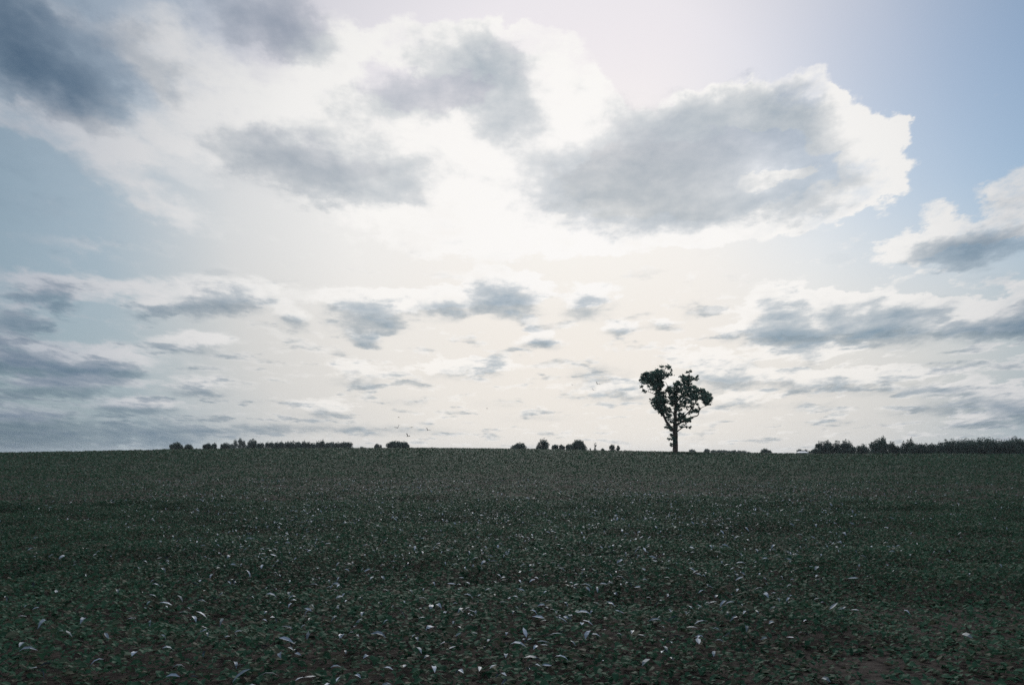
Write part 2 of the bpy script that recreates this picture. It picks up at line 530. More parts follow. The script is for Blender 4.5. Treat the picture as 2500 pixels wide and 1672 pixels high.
radii = np.concatenate([[0.01], np.geomspace(1.2, 420, 190), np.geomspace(440, 5000, 45)])
azs = np.concatenate([np.linspace(-36, 36, 300), np.linspace(38, 322, 110)])
RA, AZ = np.meshgrid(radii, azs, indexing='ij')
X = RA * np.sin(np.radians(AZ)); Y = RA * np.cos(np.radians(AZ))
Z = ground(X, Y)
na_ = len(azs)
ii, jj = np.meshgrid(np.arange(len(radii) - 1), np.arange(na_), indexing='ij')
j2 = (jj + 1) % na_
faces = np.stack([ii * na_ + jj, (ii + 1) * na_ + jj, (ii + 1) * na_ + j2, ii * na_ + j2], -1).reshape(-1, 4)[:, ::-1]
gr = mesh_obj('ground', np.stack([X, Y, Z], -1).reshape(-1, 3), faces, M['soil'], smooth=True)
tag(gr, 'dark brown field soil rising gently to a low crest', kind='structure')

# ------------------------------------------------------------------ crop: leaves of low plants
rng = np.random.default_rng(7)
HALF = 34.0


def scatter(n, r0, r1, power):
    """radius with density ~ r**power, azimuth even over the field in view"""
    u = rng.random(n)
    p = power + 1
    if abs(p) < 1e-6:
        r = r0 * (r1 / r0) ** u
    else:
        r = (r0 ** p + u * (r1 ** p - r0 ** p)) ** (1 / p)
    a = np.radians((rng.random(n) * 2 - 1) * (HALF + 34 * np.exp(-r / 9)))
    return r * np.sin(a), r * np.cos(a), r


def cover(x, y):
    """patchy stand of plants"""
    n = vnoise(x / 1.3, y / 1.3, 11) * .5 + vnoise(x / 4.5, y / 4.5, 12) * .35 + vnoise(x / 16, y / 16, 13) * .25
    return n


def leaf_mesh(x, y, size, hmax, near, slim=1.0):
    n = len(x)
    z = ground(x, y)
    h = rng.random(n) ** .8 * hmax
    yaw = rng.random(n) * 2 * PI
    tilt = rng.normal(0, .26, n) - .08
    roll = rng.normal(0, .24, n)
    base = np.stack([x, y, z + h], -1)
    f = np.stack([np.cos(yaw) * np.cos(tilt), np.sin(yaw) * np.cos(tilt), np.sin(tilt)], -1)
    s0 = np.stack([-np.sin(yaw), np.cos(yaw), np.zeros(n)], -1)
    up0 = np.cross(f, s0)
    s = s0 * np.cos(roll)[:, None] + up0 * np.sin(roll)[:, None]
    up = np.cross(f, s)
    L = size[:, None]
    Wd = L * slim * (.24 + .18 * rng.random(n))[:, None]
    if near:
        bend = (rng.random(n) * .35)[:, None] * L
        fold = (.1 + .25 * rng.random(n))[:, None] * Wd
        p = []
        p.append(base - f * L * .5 - up * bend * .8)
        for t_, ww, dz_ in ((-.18, .95, -.12), (.18, .85, -.15)):
            c_ = base + f * L * t_ + up * bend * dz_
            p += [c_ - s * Wd * ww + up * fold, c_, c_ + s * Wd * ww + up * fold]
        p.append(base + f * L * .55 - up * bend)
        V = np.stack(p, 1)
        T = np.array([(0, 2, 1), (0, 3, 2), (1, 2, 5), (1, 5, 4), (2, 3, 6), (2, 6, 5), (4, 5, 7), (5, 6, 7)])
    else:
        V = np.stack([base - f * L * .5, base - s * Wd + up * Wd * .25, base + s * Wd + up * Wd * .25, base + f * L * .5 - up * L * .1], 1)
        T = np.array([(0, 2, 1), (1, 2, 3)])
    k_ = V.shape[1]
    Fc = (np.arange(n)[:, None, None] * k_ + T[None]).reshape(-1, 3)
    return V.reshape(-1, 3), Fc


VV, FF, off = [], [], 0
for n_, r0, r1, pw, near in ((360000, 3.0, 34, .30, True), (430000, 30, 225, -.75, False)):
    x, y, r = scatter(n_, r0, r1, pw)
    cv = cover(x, y)
    keep = rng.random(n_) < (sstep(.18, .50, cv) * .7 + .3) * (.5 + .5 * sstep(5, 17, r))
    x, y, r, cv = x[keep], y[keep], r[keep], cv[keep]
    size = (.04 + .05 * rng.random(len(x))) if near else np.maximum(.10, .0022 * r) * (.7 + .6 * rng.random(len(x)))
    hm = (.05 + .22 * sstep(.35, .8, cv)) * (1 + .3 * sstep(40, 150, r))
    v_, f_ = leaf_mesh(x, y, size, hm, near)
    VV.append(v_); FF.append(f_ + off); off += len(v_)
n_main = sum(len(f_) for f_ in FF)
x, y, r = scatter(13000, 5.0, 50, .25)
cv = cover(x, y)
keep = rng.random(len(x)) < sstep(.30, .6, cv) * (.25 + .75 * sstep(25, 14, np.degrees(np.abs(np.arctan2(x, y))) + 8 * (cv - .5)))  # painted glints thin out to both sides of the sun's bearing
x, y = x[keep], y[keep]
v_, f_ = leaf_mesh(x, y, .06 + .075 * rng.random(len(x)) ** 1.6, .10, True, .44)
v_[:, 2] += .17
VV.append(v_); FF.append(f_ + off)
crop = mesh_obj('crop_foliage', np.concatenate(VV), np.concatenate(FF), M['crop'], smooth=False)
crop.data.materials.append(M['waxy_glint'])
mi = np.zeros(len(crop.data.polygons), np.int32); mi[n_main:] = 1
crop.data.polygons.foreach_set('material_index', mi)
tag(crop, 'dark green leafy crop covering the whole field, with glints painted as pale leaves', 'crop', kind='stuff')


# ------------------------------------------------------------------ trees
def tube(bm, pts, segs=8, jitter=0.0, rnd_=random):
    """pts: (Vector, radius)"""
    rings = []
    for i, (p, r) in enumerate(pts):
        a = pts[max(0, i - 1)][0]; b_ = pts[min(len(pts) - 1, i + 1)][0]
        d = (b_ - a).normalized()
        u = d.cross(Vector((0.31, 0.95, 0.05))).normalized()
        v = d.cross(u)
        ring = []
        for k_ in range(segs):
            th = 2 * PI * k_ / segs
            rad = r * (1 + jitter * (rnd_.random() - .5))
            ring.append(bm.verts.new(p + (u * math.cos(th) + v * math.sin(th)) * rad))
        rings.append(ring)
    for a, b_ in zip(rings, rings[1:]):
        for k_ in range(segs):
            bm.faces.new((a[k_], a[(k_ + 1) % segs], b_[(k_ + 1) % segs], b_[k_]))
    bm.faces.new(rings[0][::-1]); bm.faces.new(rings[-1])


def smooth_path(pts, n=4, wob=0.0, rnd_=random):
    out = []
    P_ = [pts[0]] + pts + [pts[-1]]
    for i in range(1, len(P_) - 2):
        for s in range(n):
            t_ = s / n
            a, b_, c_, d = P_[i - 1], P_[i], P_[i + 1], P_[i + 2]
            q_ = .5 * ((2 * b_[0]) + (c_[0] - a[0]) * t_ + (2 * a[0] - 5 * b_[0] + 4 * c_[0] - d[0]) * t_ ** 2 + (3 * b_[0] - a[0] - 3 * c_[0] + d[0]) * t_ ** 3)
            r_ = b_[1] + (c_[1] - b_[1]) * t_
            if wob and (i > 1 or s):
                q_ = q_ + Vector((rnd_.uniform(-1, 1), rnd_.uniform(-1, 1), rnd_.uniform(-1, 1))) * wob * r_
            out.append((q_, r_))
    out.append(pts[-1])
    return out


def leaf_cards(cent, n_each, size, seed, spread=1.0, loose=False):
    """cent: list of (x,y,z,rx,ry,rz,density) -> small bent leaf sprays through each clump's volume"""
    g_ = np.random.default_rng(seed)
    pts, nr = [], []
    for (x, y, z, rx, ry, rz, dn) in cent:
        n = max(3, int(n_each * dn * (rx * rz + rx * ry + ry * rz) / 3))
        d = g_.normal(size=(n, 3)); d /= np.linalg.norm(d, axis=1)[:, None]
        rad = np.minimum(np.abs(g_.normal(size=n)) * .62, 1.5) if loose else g_.random(n) ** .42
        wob = 1 + .22 * np.sin(d[:, 0] * 7 + x) * np.cos(d[:, 2] * 6 + z)
        p = d * rad[:, None] * wob[:, None] * np.array([rx, ry, rz]) * spread + np.array([x, y, z])
        pts.append(p); nr.append(d)
    p = np.concatenate(pts); d = np.concatenate(nr)
    n = len(p)
    nor = d * .6 + g_.normal(size=(n, 3)) * .8
    nor /= np.linalg.norm(nor, axis=1)[:, None]
    t1 = np.cross(nor, g_.normal(size=(n, 3))); t1 /= np.linalg.norm(t1, axis=1)[:, None]
    t2 = np.cross(nor, t1)
    s = (size * (.55 + .9 * g_.random(n)))[:, None]
    V = np.stack([p - t1 * s * .6, p - t2 * s * .38 + nor * s * .12, p + t1 * s * .6, p + t2 * s * .38 + nor * s * .12,
                  ], 1)
    T = np.array([(0, 1, 2), (0, 2, 3)])
    return V.reshape(-1, 3), (np.arange(n)[:, None, None] * 4 + T[None]).reshape(-1, 3)


# the lone tree: outline drawn in its own plane (units of a 6.03x enlargement), base at (897,1470)
TD = 165.0
tx_az, _ = ang(1648.7, 1103)
TX, TY = TD * math.tan(R(tx_az)), TD
TD_R = math.hypot(TX, TY)
U = (TD / math.cos(R(tx_az)) * 0 + TD) / FPX / 6.03 * 1.0
TZ = float(ground(TX, TY)) - .05
rt = random.Random(5)


def tp(x, y, dep=0.0):
    return Vector(((x - 897) * U, dep, (1470 - y) * U))


lone = empty('lone_tree', (TX, TY, TZ))
tag(lone, 'tall lone tree with forked, gappy crown and thick trunk standing alone on the field crest', 'tree')
bm = bmesh.new()
tr = smooth_path([(tp(897, 1490), 52 * U), (tp(897, 1455), 42 * U), (tp(899, 1350), 37 * U), (tp(901, 1220), 36 * U), (tp(900, 1130, .1), 38 * U),
                  (tp(903, 1050, .15), 30 * U), (tp(907, 930, .1), 24 * U), (tp(912, 800, 0), 21 * U), (tp(920, 680, -.2), 16 * U),
                  (tp(928, 570, -.3), 11 * U), (tp(935, 470, -.2), 5 * U)], 3, .05, rt)
tube(bm, tr, 12, .14, rt)
bm_obj('trunk', bm, M['bark'], lone, True)
LIMBS = [
    [(885, 1130, 26, 0), (830, 1080, 22, -.3), (785, 1020, 19, -.5), (740, 945, 17, -.7), (695, 865, 14, -.9), (650, 770, 11, -1.1), (625, 680, 8, -1.3), (600, 620, 5, -1.3)],
    [(745, 955, 13, -.6), (725, 850, 11, 0), (708, 740, 10, .6), (700, 620, 9, 1.), (695, 500, 8, 1.2), (715, 380, 6, 1.2), (765, 270, 4, 1.1), (795, 190, 2.5, 1.)],
    [(695, 500, 6, 1.2), (650, 440, 5, .6), (580, 390, 4, 0), (490, 350, 2.5, -.5)],
    [(640, 650, 6, -1.2), (575, 600, 4.5, -1.5), (490, 570, 3, -1.8), (420, 545, 2.5, -2.), (392, 500, 2, -2.1)],
    [(690, 860, 8, -.9), (620, 790, 6, -1.6), (545, 735, 3, -2.2)],
    [(910, 760, 10, 0), (860, 650, 8, .8), (830, 550, 6, 1.4), (824, 450, 4, 1.6), (795, 400, 3, 1.6)],
    [(905, 1075, 20, .1), (960, 1030, 16, .5), (1040, 985, 13, .9), (1140, 935, 10, 1.2), (1262, 900, 8, 1.4), (1290, 835, 6, 1.4), (1330, 780, 4, 1.3), (1430, 745, 2, 1.2)],
    [(908, 960, 15, .1), (990, 930, 11, -.7), (1050, 890, 9, -1.2), (1115, 815, 8, -1.6), (1165, 730, 6, -1.9), (1230, 650, 4, -2.), (1330, 610, 2.5, -2.)],
    [(915, 740, 13, 0), (975, 650, 11, -.3), (1050, 560, 9, -.5), (1095, 460, 6, -.6), (1110, 370, 4, -.5), (1125, 265, 2, -.4)],
    [(985, 640, 8, -.3), (1100, 600, 7, .4), (1220, 565, 5, 1.), (1330, 590, 4, 1.3), (1410, 650, 2.5, 1.4)],
    [(1100, 430, 4, -.5), (1170, 390, 3, -.2), (1235, 345, 2, 0)],
    [(905, 1150, 14, 0), (950, 1120, 9, -.4), (1000, 1085, 6, -.7), (1060, 1070, 4, -1.), (1115, 1080, 2, -1.2)],
    [(890, 1160, 11, 0), (840, 1110, 7, -.5), (790, 1090, 4, -.9), (735, 1080, 2, -1.1)],
    [(925, 620, 8, -.2), (930, 520, 6, -.4), (935, 420, 3, -.4)],
    [(1050, 560, 5, -.5), (1020, 470, 4, -1), (1000, 370, 2.5, -1.2)],
    [(905, 900, 9, 0), (860, 830, 7, .8), (800, 760, 5, 1.5), (740, 700, 3, 1.9)],
    [(890, 1290, 7, -.2), (850, 1262, 4, -.5), (795, 1250, 2, -.6)],
]
skel = [(p.x, p.y, p.z, 0) for p, r_ in tr if p.z > 2.5]
lbm = []
for lb in LIMBS:
    bm = bmesh.new()
    path = smooth_path([(tp(x, y, dp * 1.25), max(r_, 3.2) * U) for x, y, r_, dp in lb], 3, .25, rt)
    skel += [(p.x, p.y, p.z, len(lbm)) for p, r_ in path]
    tube(bm, path, 7, .15, rt)
    lbm.append(bm)
skel = np.array(skel)
CL = [
    (470, 335, 60, 60, 1), (540, 335, 80, 70, 1.2), (640, 330, 90, 85, 1.3), (720, 345, 70, 85, 1.2), (560, 410, 75, 45, 1), (650, 425, 85, 50, 1.2), (725, 435, 55, 55, 1.1),
    (430, 380, 45, 28, 1), (385, 400, 25, 10, 1), (490, 285, 40, 22, 1), (700, 245, 55, 45, .9), (790, 185, 60, 25, .7), (760, 250, 55, 45, .6), (840, 190, 25, 25, .8), (720, 180, 25, 12, 1),
    (800, 310, 45, 45, .7), (868, 280, 22, 32, .6), (885, 225, 10, 20, .8), (655, 225, 15, 12, 1), (400, 500, 22, 22, 1), (420, 548, 28, 18, 1), (460, 572, 18, 12, 1), (500, 495, 36, 14, .7),
    (540, 530, 26, 22, .6), (590, 520, 34, 36, .5), (600, 600, 24, 24, .5), (680, 490, 70, 42, .7), (690, 565, 50, 36, .5), (700, 640, 80, 45, 1), (620, 690, 80, 45, 1.1), (540, 682, 36, 18, 1),
    (560, 740, 52, 38, 1), (640, 780, 72, 48, 1.1), (720, 720, 70, 55, .9), (680, 845, 50, 48, 1), (760, 570, 42, 28, .9), (760, 640, 52, 42, .7), (840, 535, 55, 45, 1.1), (930, 540, 85, 55, 1.2),
    (1030, 540, 85, 55, 1.2), (880, 620, 70, 50, .8), (960, 640, 72, 50, .8), (1060, 620, 85, 52, .9), (930, 440, 34, 36, 1), (900, 720, 62, 48, .8), (800, 690, 52, 45, .6), (1040, 700, 72, 45, .8),
    (1180, 540, 72, 48, 1), (1270, 550, 75, 45, 1.1), (1370, 590, 60, 50, 1.2), (1420, 660, 42, 58, 1.2), (1330, 650, 75, 48, 1.1), (1400, 730, 46, 28, 1), (1300, 700, 50, 26, .8), (1180, 620, 62, 45, 1),
    (1250, 478, 22, 16, 1), (1100, 720, 70, 45, .6), (1180, 745, 36, 26, .5), (1300, 785, 26, 30, 1), (1000, 345, 42, 20, 1), (960, 345, 16, 16, 1), (1020, 400, 45, 36, .6), (1090, 340, 45, 26, .7),
    (1100, 400, 42, 36, .5), (1180, 380, 55, 20, .9), (1235, 340, 30, 22, 1), (1090, 268, 22, 8, 1.2), (1140, 258, 12, 9, 1.2), (1090, 460, 45, 28, .9), (965, 440, 26, 26, .7), (780, 780, 50, 45, .5),
    (840, 820, 50, 45, .5), (770, 850, 42, 36, .35), (820, 910, 50, 36, .5), (850, 980, 42, 42, .6), (980, 830, 42, 36, .6), (1050, 800, 40, 36, .3), (1180, 830, 36, 36, 1), (1250, 840, 46, 28, 1),
    (1110, 870, 32, 36, .4), (980, 900, 52, 46, 1), (1000, 950, 62, 42, 1.1), (1080, 960, 62, 36, 1.1), (1135, 972, 46, 24, 1), (1050, 1000, 52, 26, .9), (955, 995, 40, 42, .8), (1165, 930, 26, 16, .9),
    (1100, 1080, 28, 16, 1), (1050, 1078, 26, 18, .9), (990, 1062, 42, 22, .9), (690, 900, 28, 16, 1), (780, 965, 22, 24, .4), (830, 1060, 45, 32, .9), (740, 1080, 24, 10, .9), (850, 1110, 36, 26, 1),
    (910, 1090, 40, 40, .7), (830, 1178, 14, 14, 1), (870, 1200, 26, 32, .9), (850, 1245, 42, 26, .9), (790, 1252, 24, 18, 1), (880, 1300, 28, 36, .8), (848, 1335, 22, 26, .9), (905, 1180, 32, 40, .6),
    (800, 1090, 36, 16, .6), (1330, 540, 46, 26, 1), (1150, 490, 26, 16, .8), (610, 275, 50, 26, 1), (920, 820, 34, 40, .7), (915, 900, 30, 50, .5),
]
cent = []
CL += [(930, 450, 50, 36, 1), (870, 490, 50, 36, 1), (1000, 470, 50, 36, .9), (1448, 650, 30, 50, 1), (1040, 380, 40, 40, .7), (640, 475, 60, 40, .8), (590, 450, 50, 30, .8), (700, 560, 50, 40, .8), (730, 480, 40, 40, .8), (420, 440, 30, 20, .8), (510, 400, 60, 50, .9), (1440, 600, 30, 40, 1), (1390, 690, 50, 40, 1), (1010, 760, 60, 40, .5), (1120, 790, 40, 40, .5), (960, 760, 40, 50, .6), (1240, 640, 60, 40, .8), (870, 690, 50, 50, .6), (1150, 660, 60, 50, .8),
       (1150, 350, 50, 30, .7), (1060, 430, 50, 40, .7), (1210, 480, 40, 26, .8), (1290, 500, 40, 24, .9), (1100, 500, 60, 30, .9), (750, 820, 50, 40, .5), (790, 880, 40, 40, .5), (900, 470, 30, 24, .8)]
for x, y, rx, ry, dn in CL:
    rx, ry = rx * 1.1, ry * 1.1
    c_ = tp(x, y)
    i_ = int(np.argmin((skel[:, 0] - c_.x) ** 2 + (skel[:, 2] - c_.z) ** 2))
    s_ = Vector(skel[i_][:3])
    bm = lbm[int(skel[i_][3])]
    dep = s_.y + rt.uniform(-1, 1) * min(1.3, .5 + rx * U)
    cc = Vector((c_.x, dep, c_.z))
    # a twig carries each clump, with sprays of its own
    if (cc - s_).length > .25:
        mid = (cc + s_) / 2 + Vector((0, 0, -.08))
        tube(bm, [(s_, 2.6 * U), (mid, 2.2 * U), (cc, 1.2 * U)], 5)
    sub = max(3, int(rx * ry / 120))
    for k_ in range(sub):
        th, rd = rt.uniform(0, 2 * PI), math.sqrt(rt.random()) * .85
        px_, pz_ = x + rx * rd * math.cos(th), y + ry * rd * math.sin(th)
        dy_ = rt.uniform(-1, 1) * rx * U * .9
        rs = rt.uniform(9, 20)
        q_ = tp(px_, pz_, cc.y + dy_)
        cent.append((q_.x, q_.y, q_.z, rs * U * 1.15, rs * U * 1.1, rs * U * .8, dn))
        if k_ % 2 == 0:
            tube(bm, [(cc, 1.5 * U), (q_, .9 * U)], 4)
for bm in lbm:
    bm_obj('limb', bm, M['bark'], lone, True)
v_, f_ = leaf_cards(cent, 900, .18, 3, 1.2, True)
mesh_obj('crown', v_, f_, M['tree_leaf'], lone)


# ---- trees beyond the crest
def far_tree(px, top, wpx, dist, label, group, seed, pale=False, shape='round', crest=None, cat='tree'):
    g_ = random.Random(seed)
    a, e = ang(px, top)
    x, y = dist * math.sin(R(a)), dist * math.cos(R(a))
    gz = float(ground(x, y))
    m_px = dist / (FPX / math.cos(R(a)) ** 0)
    ztop = CAM_H + dist * math.tan(R(e))
    H = ztop - gz
    wd = wpx * m_px / 2
    crest_px = np.interp(px, [s_[0] for s_ in SKYLINE], [s_[1] for s_ in SKYLINE])
    vis = max(2., crest_px - top) * m_px
    root = empty('bush' if cat == 'bush' else 'tree', (x, y, gz))
    tag(root, label, cat, group)
    rz = max(vis * (1.0 if shape != 'tall' else .75), wd * .8)
    if shape == 'tall':
        rz = max(rz, wd * 1.6)
    cz_ = H - rz
    rz = min(rz, H * .46); cz_ = max(H - rz, rz)
    lumps = []
    n = int(14 + wpx * .6)
    for k_ in range(n):
        u_ = g_.uniform(-1, 1)
        th = g_.uniform(0, 2 * PI)
        # stay under a dome
        hz = g_.uniform(-.9, .60)
        lim = math.sqrt(max(0, 1 - hz * hz)) if hz > 0 else 1 - .25 * abs(hz)
        rd = lim * math.sqrt(g_.random()) * .76
        s_ = g_.uniform(.24, .38)
        lumps.append((rd * math.cos(th) * wd, rd * math.sin(th) * wd, cz_ + hz * rz, s_ * wd, s_ * wd, s_ * min(wd, rz), 1))
    lumps.append((0, 0, cz_ + rz * .48, wd * .62, wd * .62, rz * .48, 1.2))
    lumps.append((0, 0, cz_, wd * .82, wd * .82, rz * .80, 1.2))
    if H > rz * 2.3 and H - 2 * rz > 1:
        lumps.append((0, 0, cz_ - rz * .9, wd * .5, wd * .5, rz * .5, .6))
    sz = .40 * (dist / 450) ** .8
    dens = {'sparse': 30, 'dead': 10}.get(shape, 85) * (.44 / sz) ** 2
    v_, f_ = leaf_cards(lumps, dens * 1.0, sz, seed)
    v_[:, 2] = np.minimum(v_[:, 2], H + .7)
    mesh_obj('crown', v_, f_, M['far_leaf_pale_haze' if pale else 'far_leaf'], root)
    bm_ = bmesh.new()
    tr_ = max(.12, wd * .07)
    tube(bm_, smooth_path([(Vector((0, 0, -.3)), tr_ * 1.3), (Vector((.1 * wd * .3, 0, H * .3)), tr_), (Vector((0, 0, cz_)), tr_ * .7), (Vector((.05, 0, H * .93)), tr_ * .2)], 2, .1, g_), 6)
    for k_ in range(4):
        th = g_.uniform(0, 2 * PI)
        z0 = cz_ - rz * g_.uniform(.2, .9)
        e_ = Vector((math.cos(th) * wd * .6, math.sin(th) * wd * .6, min(H * .9, z0 + rz * .8)))
        tube(bm_, [(Vector((0, 0, z0)), tr_ * .5), (e_ * .5 + Vector((0, 0, z0 * .5 - .1)), tr_ * .35), (e_, tr_ * .15)], 5)
    bm_obj('trunk', bm_, M['bark'], root, True)
    return root


ORD = ['first', 'second', 'third', 'fourth', 'fifth', 'sixth', 'seventh', 'eighth', 'ninth', 'tenth', 'eleventh', 'twelfth', 'thirteenth', 'fourteenth',
       'fifteenth', 'sixteenth', 'seventeenth', 'eighteenth', 'nineteenth', 'twentieth', 'twenty-first', 'twenty-second', 'twenty-third', 'twenty-fourth']
FAR = []   # px, top, width, dist, label, group, pale, shape, category
g1 = 'trees behind the left part of the crest'
FAR += [
    (431, 1078, 33, 520, 'leftmost of all the trees on the skyline, a wide dark dome', g1, 0, 'round'),
    (460, 1083.5, 23, 530, 'small low dome beside the leftmost tree on the skyline', g1, 0, 'round'),
    (508, 1081, 25, 520, 'round tree with a narrow pointed neighbour leaning on its right side', g1, 0, 'round'),
    (523.5, 1080, 14, 560, 'narrow pointed tree against the right side of a round one, left skyline', g1, 0, 'tall'),
    (551, 1079, 26, 530, 'rounded dark tree just left of the tall pale treetops', g1, 0, 'round'),
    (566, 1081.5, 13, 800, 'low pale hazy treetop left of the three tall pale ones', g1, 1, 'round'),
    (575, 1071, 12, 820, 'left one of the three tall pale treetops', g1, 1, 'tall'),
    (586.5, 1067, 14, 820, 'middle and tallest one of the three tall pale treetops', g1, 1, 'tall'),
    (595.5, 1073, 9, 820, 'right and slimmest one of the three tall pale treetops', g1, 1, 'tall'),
    (616, 1070, 29, 540, 'large round dark tree rising above the left end of the long even row', g1, 0, 'round'),
]
row = [(635, 1080, 18), (653, 1076.5, 13), (663.5, 1076.5, 13), (676, 1077, 13), (686.5, 1075.5, 13), (702, 1077, 16), (714, 1075, 16), (727.5, 1076, 14),
       (742, 1075, 14), (754, 1077, 13), (764, 1079, 12), (777, 1076, 17), (787, 1073, 13), (801, 1078, 15), (811, 1077, 14), (823, 1077.5, 16), (837.5, 1077, 13), (848, 1077.5, 20)]
for i_, (a_, b_, c_) in enumerate(row):
    lab = ('last tree at the right end' if i_ == len(row) - 1 else ORD[i_] + ' tree from the left') + ' in the long even row, left skyline'
    FAR.append((a_, b_, c_, 560 + 12 * (i_ % 4), lab, 'long even tree row on the left skyline', 0, 'tall' if i_ in (7, 8, 10, 12) else 'round'))
g2 = 'trees behind the middle of the crest'
FAR += [
    (884, 1090, 16, 540, 'very low scrub barely showing between the long row and the small gappy tree', g1, 0, 'round', 'bush'),
    (920, 1081.5, 15, 500, 'small tree leaning left with a gap of sky in it', g1, 0, 'round'),
    (929.5, 1084, 6, 500, 'slim leafy shoot standing right of the small leaning tree', g1, 0, 'tall'),
    (964, 1075, 38, 480, 'left half of the broad bushy tree pair under the flock of birds', g2, 0, 'round'),
    (984.5, 1076, 31, 495, 'right half of the broad bushy tree pair under the flock of birds', g2, 0, 'round'),
    (1268, 1079, 41, 480, 'wide low domed tree, leftmost of the trees in mid skyline', g2, 0, 'round'),
    (1325, 1069, 34, 470, 'tall upright rounded tree in the middle of the skyline', g2, 0, 'tall'),
    (1356, 1084, 20, 480, 'left one of two low round bushes beside the large domed tree', g2, 0, 'round'),
    (1371.5, 1084, 18, 480, 'right one of two low round bushes beside the large domed tree', g2, 0, 'round'),
    (1389, 1083, 20, 478, 'low shoulder bush against the left flank of the large domed tree', g2, 0, 'round'),
    (1411, 1071, 43, 470, 'large domed tree, the biggest one left of the lone tree', g2, 0, 'round'),
    (1453, 1077, 7, 460, 'thin sparse sapling with tufts, right of the large domed tree', g2, 0, 'sparse'),
    (1441, 1091, 4, 460, 'tiny bare twiggy shoot between the large domed tree and the thin sapling', g2, 0, 'dead'),
    (1471, 1094, 10, 480, 'tiny bush between the thin sapling and the two-topped tree', g2, 0, 'round', 'bush'),
    (1494.5, 1083.5, 20, 475, 'small two-topped tree nearest to the lone tree on its left', g2, 0, 'round'),
    (1509, 1086.5, 9, 475, 'little side shoot right of the small two-topped tree', g2, 0, 'tall'),
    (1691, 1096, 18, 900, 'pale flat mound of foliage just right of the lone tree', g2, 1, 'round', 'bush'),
    (1725, 1095, 14, 700, 'small round tree between the pale mound and the far low hedge of trees', g2, 0, 'round'),
]
for i_, (a_, b_, c_) in enumerate([(1743, 1097.5, 12), (1757, 1097.3, 15), (1769, 1098, 14), (1780, 1099, 12), (1791, 1097.3, 14), (1803, 1099, 14), (1817, 1099, 16), (1828, 1102, 10)]):
    FAR.append((a_, b_, c_, 980, ORD[i_] + ' low crown from left, far flat tree line beside the lone tree', 'far flat tree line right of the lone tree', 0, 'round'))
g3 = 'trees behind the right part of the crest'
FAR += [
    (1867, 1094, 18, 620, 'small round tree alone between the far flat tree line and the white roof', g3, 0, 'round'),
    (1877, 1098, 11, 620, 'low bump of foliage against the right side of the small solitary round tree', g3, 0, 'round'),
    (1951, 1095, 13, 760, 'round tree above the left end of the white roof', g3, 0, 'round'),
    (1959.5, 1098, 8, 760, 'lowest bush directly behind the middle of the white roof', g3, 0, 'round', 'bush'),
    (1967.5, 1096.4, 11, 760, 'round tree above the right end of the white roof', g3, 0, 'round'),
    (1976, 1100, 8, 700, 'small dark bush right of the white roof', g3, 0, 'round', 'bush'),
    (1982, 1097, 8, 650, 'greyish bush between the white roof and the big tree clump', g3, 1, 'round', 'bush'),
    (1992, 1091, 17, 420, 'low sloping left edge tree of the big double-humped clump', g3, 0, 'round'),
    (2004, 1073.5, 24, 430, 'leftmost high crown of the big double-humped clump', g3, 0, 'round'),
    (2020, 1073.5, 15, 440, 'second high crown of the big double-humped clump, right of a sky gap', g3, 0, 'tall'),
    (2030, 1079, 18, 430, 'dip in the middle of the big double-humped clump', g3, 0, 'round'),
    (2043, 1073, 22, 430, 'third high crown of the big double-humped clump, right after its dip', g3, 0, 'round'),
    (2063, 1071, 26, 425, 'highest crown, near the right end of the big double-humped clump', g3, 0, 'round'),
    (2074, 1075, 17, 430, 'right shoulder crown of the big double-humped clump', g3, 0, 'round'),
    (2083, 1087, 17, 420, 'low outermost right tree of the big double-humped clump', g3, 0, 'round'),
    (2107, 1082, 27, 430, 'round single tree in the gap before the tallest right-hand tree', g3, 0, 'round'),
    (2146, 1066, 38, 400, 'tallest and broadest tree of the right-hand skyline', g3, 0, 'round'),
    (2156, 1061.5, 13, 402, 'knobbly topmost crown sticking out of the tallest right-hand tree', g3, 0, 'tall'),
    (2176, 1074.5, 24, 410, 'tree leaning on the right side of the tallest right-hand tree', g3, 0, 'round'),
    (2192, 1087, 22, 410, 'low filler tree in the saddle right of the tallest right-hand tree', g3, 0, 'round'),
    (2207, 1075, 17, 400, 'lower left crown of the slanting tree that peaks to the right', g3, 0, 'round'),
    (2217, 1070.5, 17, 400, 'middle crown of the slanting tree that peaks to the right', g3, 0, 'round'),
    (2224, 1067, 13, 400, 'pointed top of the slanting tree that peaks to the right', g3, 0, 'tall'),
]
for i_, (a_, b_, c_) in enumerate([(2239, 1081.5, 22), (2250, 1080.5, 18), (2264, 1081, 24), (2276, 1080.5, 19), (2286, 1084, 16)]):
    FAR.append((a_, b_, c_, 390, ORD[i_] + ' crown from left, low stretch just before the long wood at right', 'low trees before the long wood at right', 0, 'round'))
wood = [(2295, 1076, 15), (2310, 1070.5, 19), (2328, 1069.5, 26), (2342, 1072, 17), (2352, 1071, 17), (2364, 1069, 24), (2378, 1070, 17), (2389, 1067, 17),
        (2404, 1064.5, 28), (2416, 1066, 19), (2427, 1070, 16), (2437, 1069.5, 17), (2446, 1071, 15), (2456, 1071.5, 18), (2469, 1068, 16), (2481, 1065.5, 26), (2496, 1071.5, 19)]
for i_, (a_, b_, c_) in enumerate(wood):
    lab = (ORD[i_] + ' crown from left, long dark wood at the right edge') if i_ < len(wood) - 1 else 'last crown of the long dark wood, cut by the right edge'
    FAR.append((a_, b_, c_, 370 + 6 * (i_ % 3), lab, 'trees of the long dark wood at the right edge', 0, 'round'))
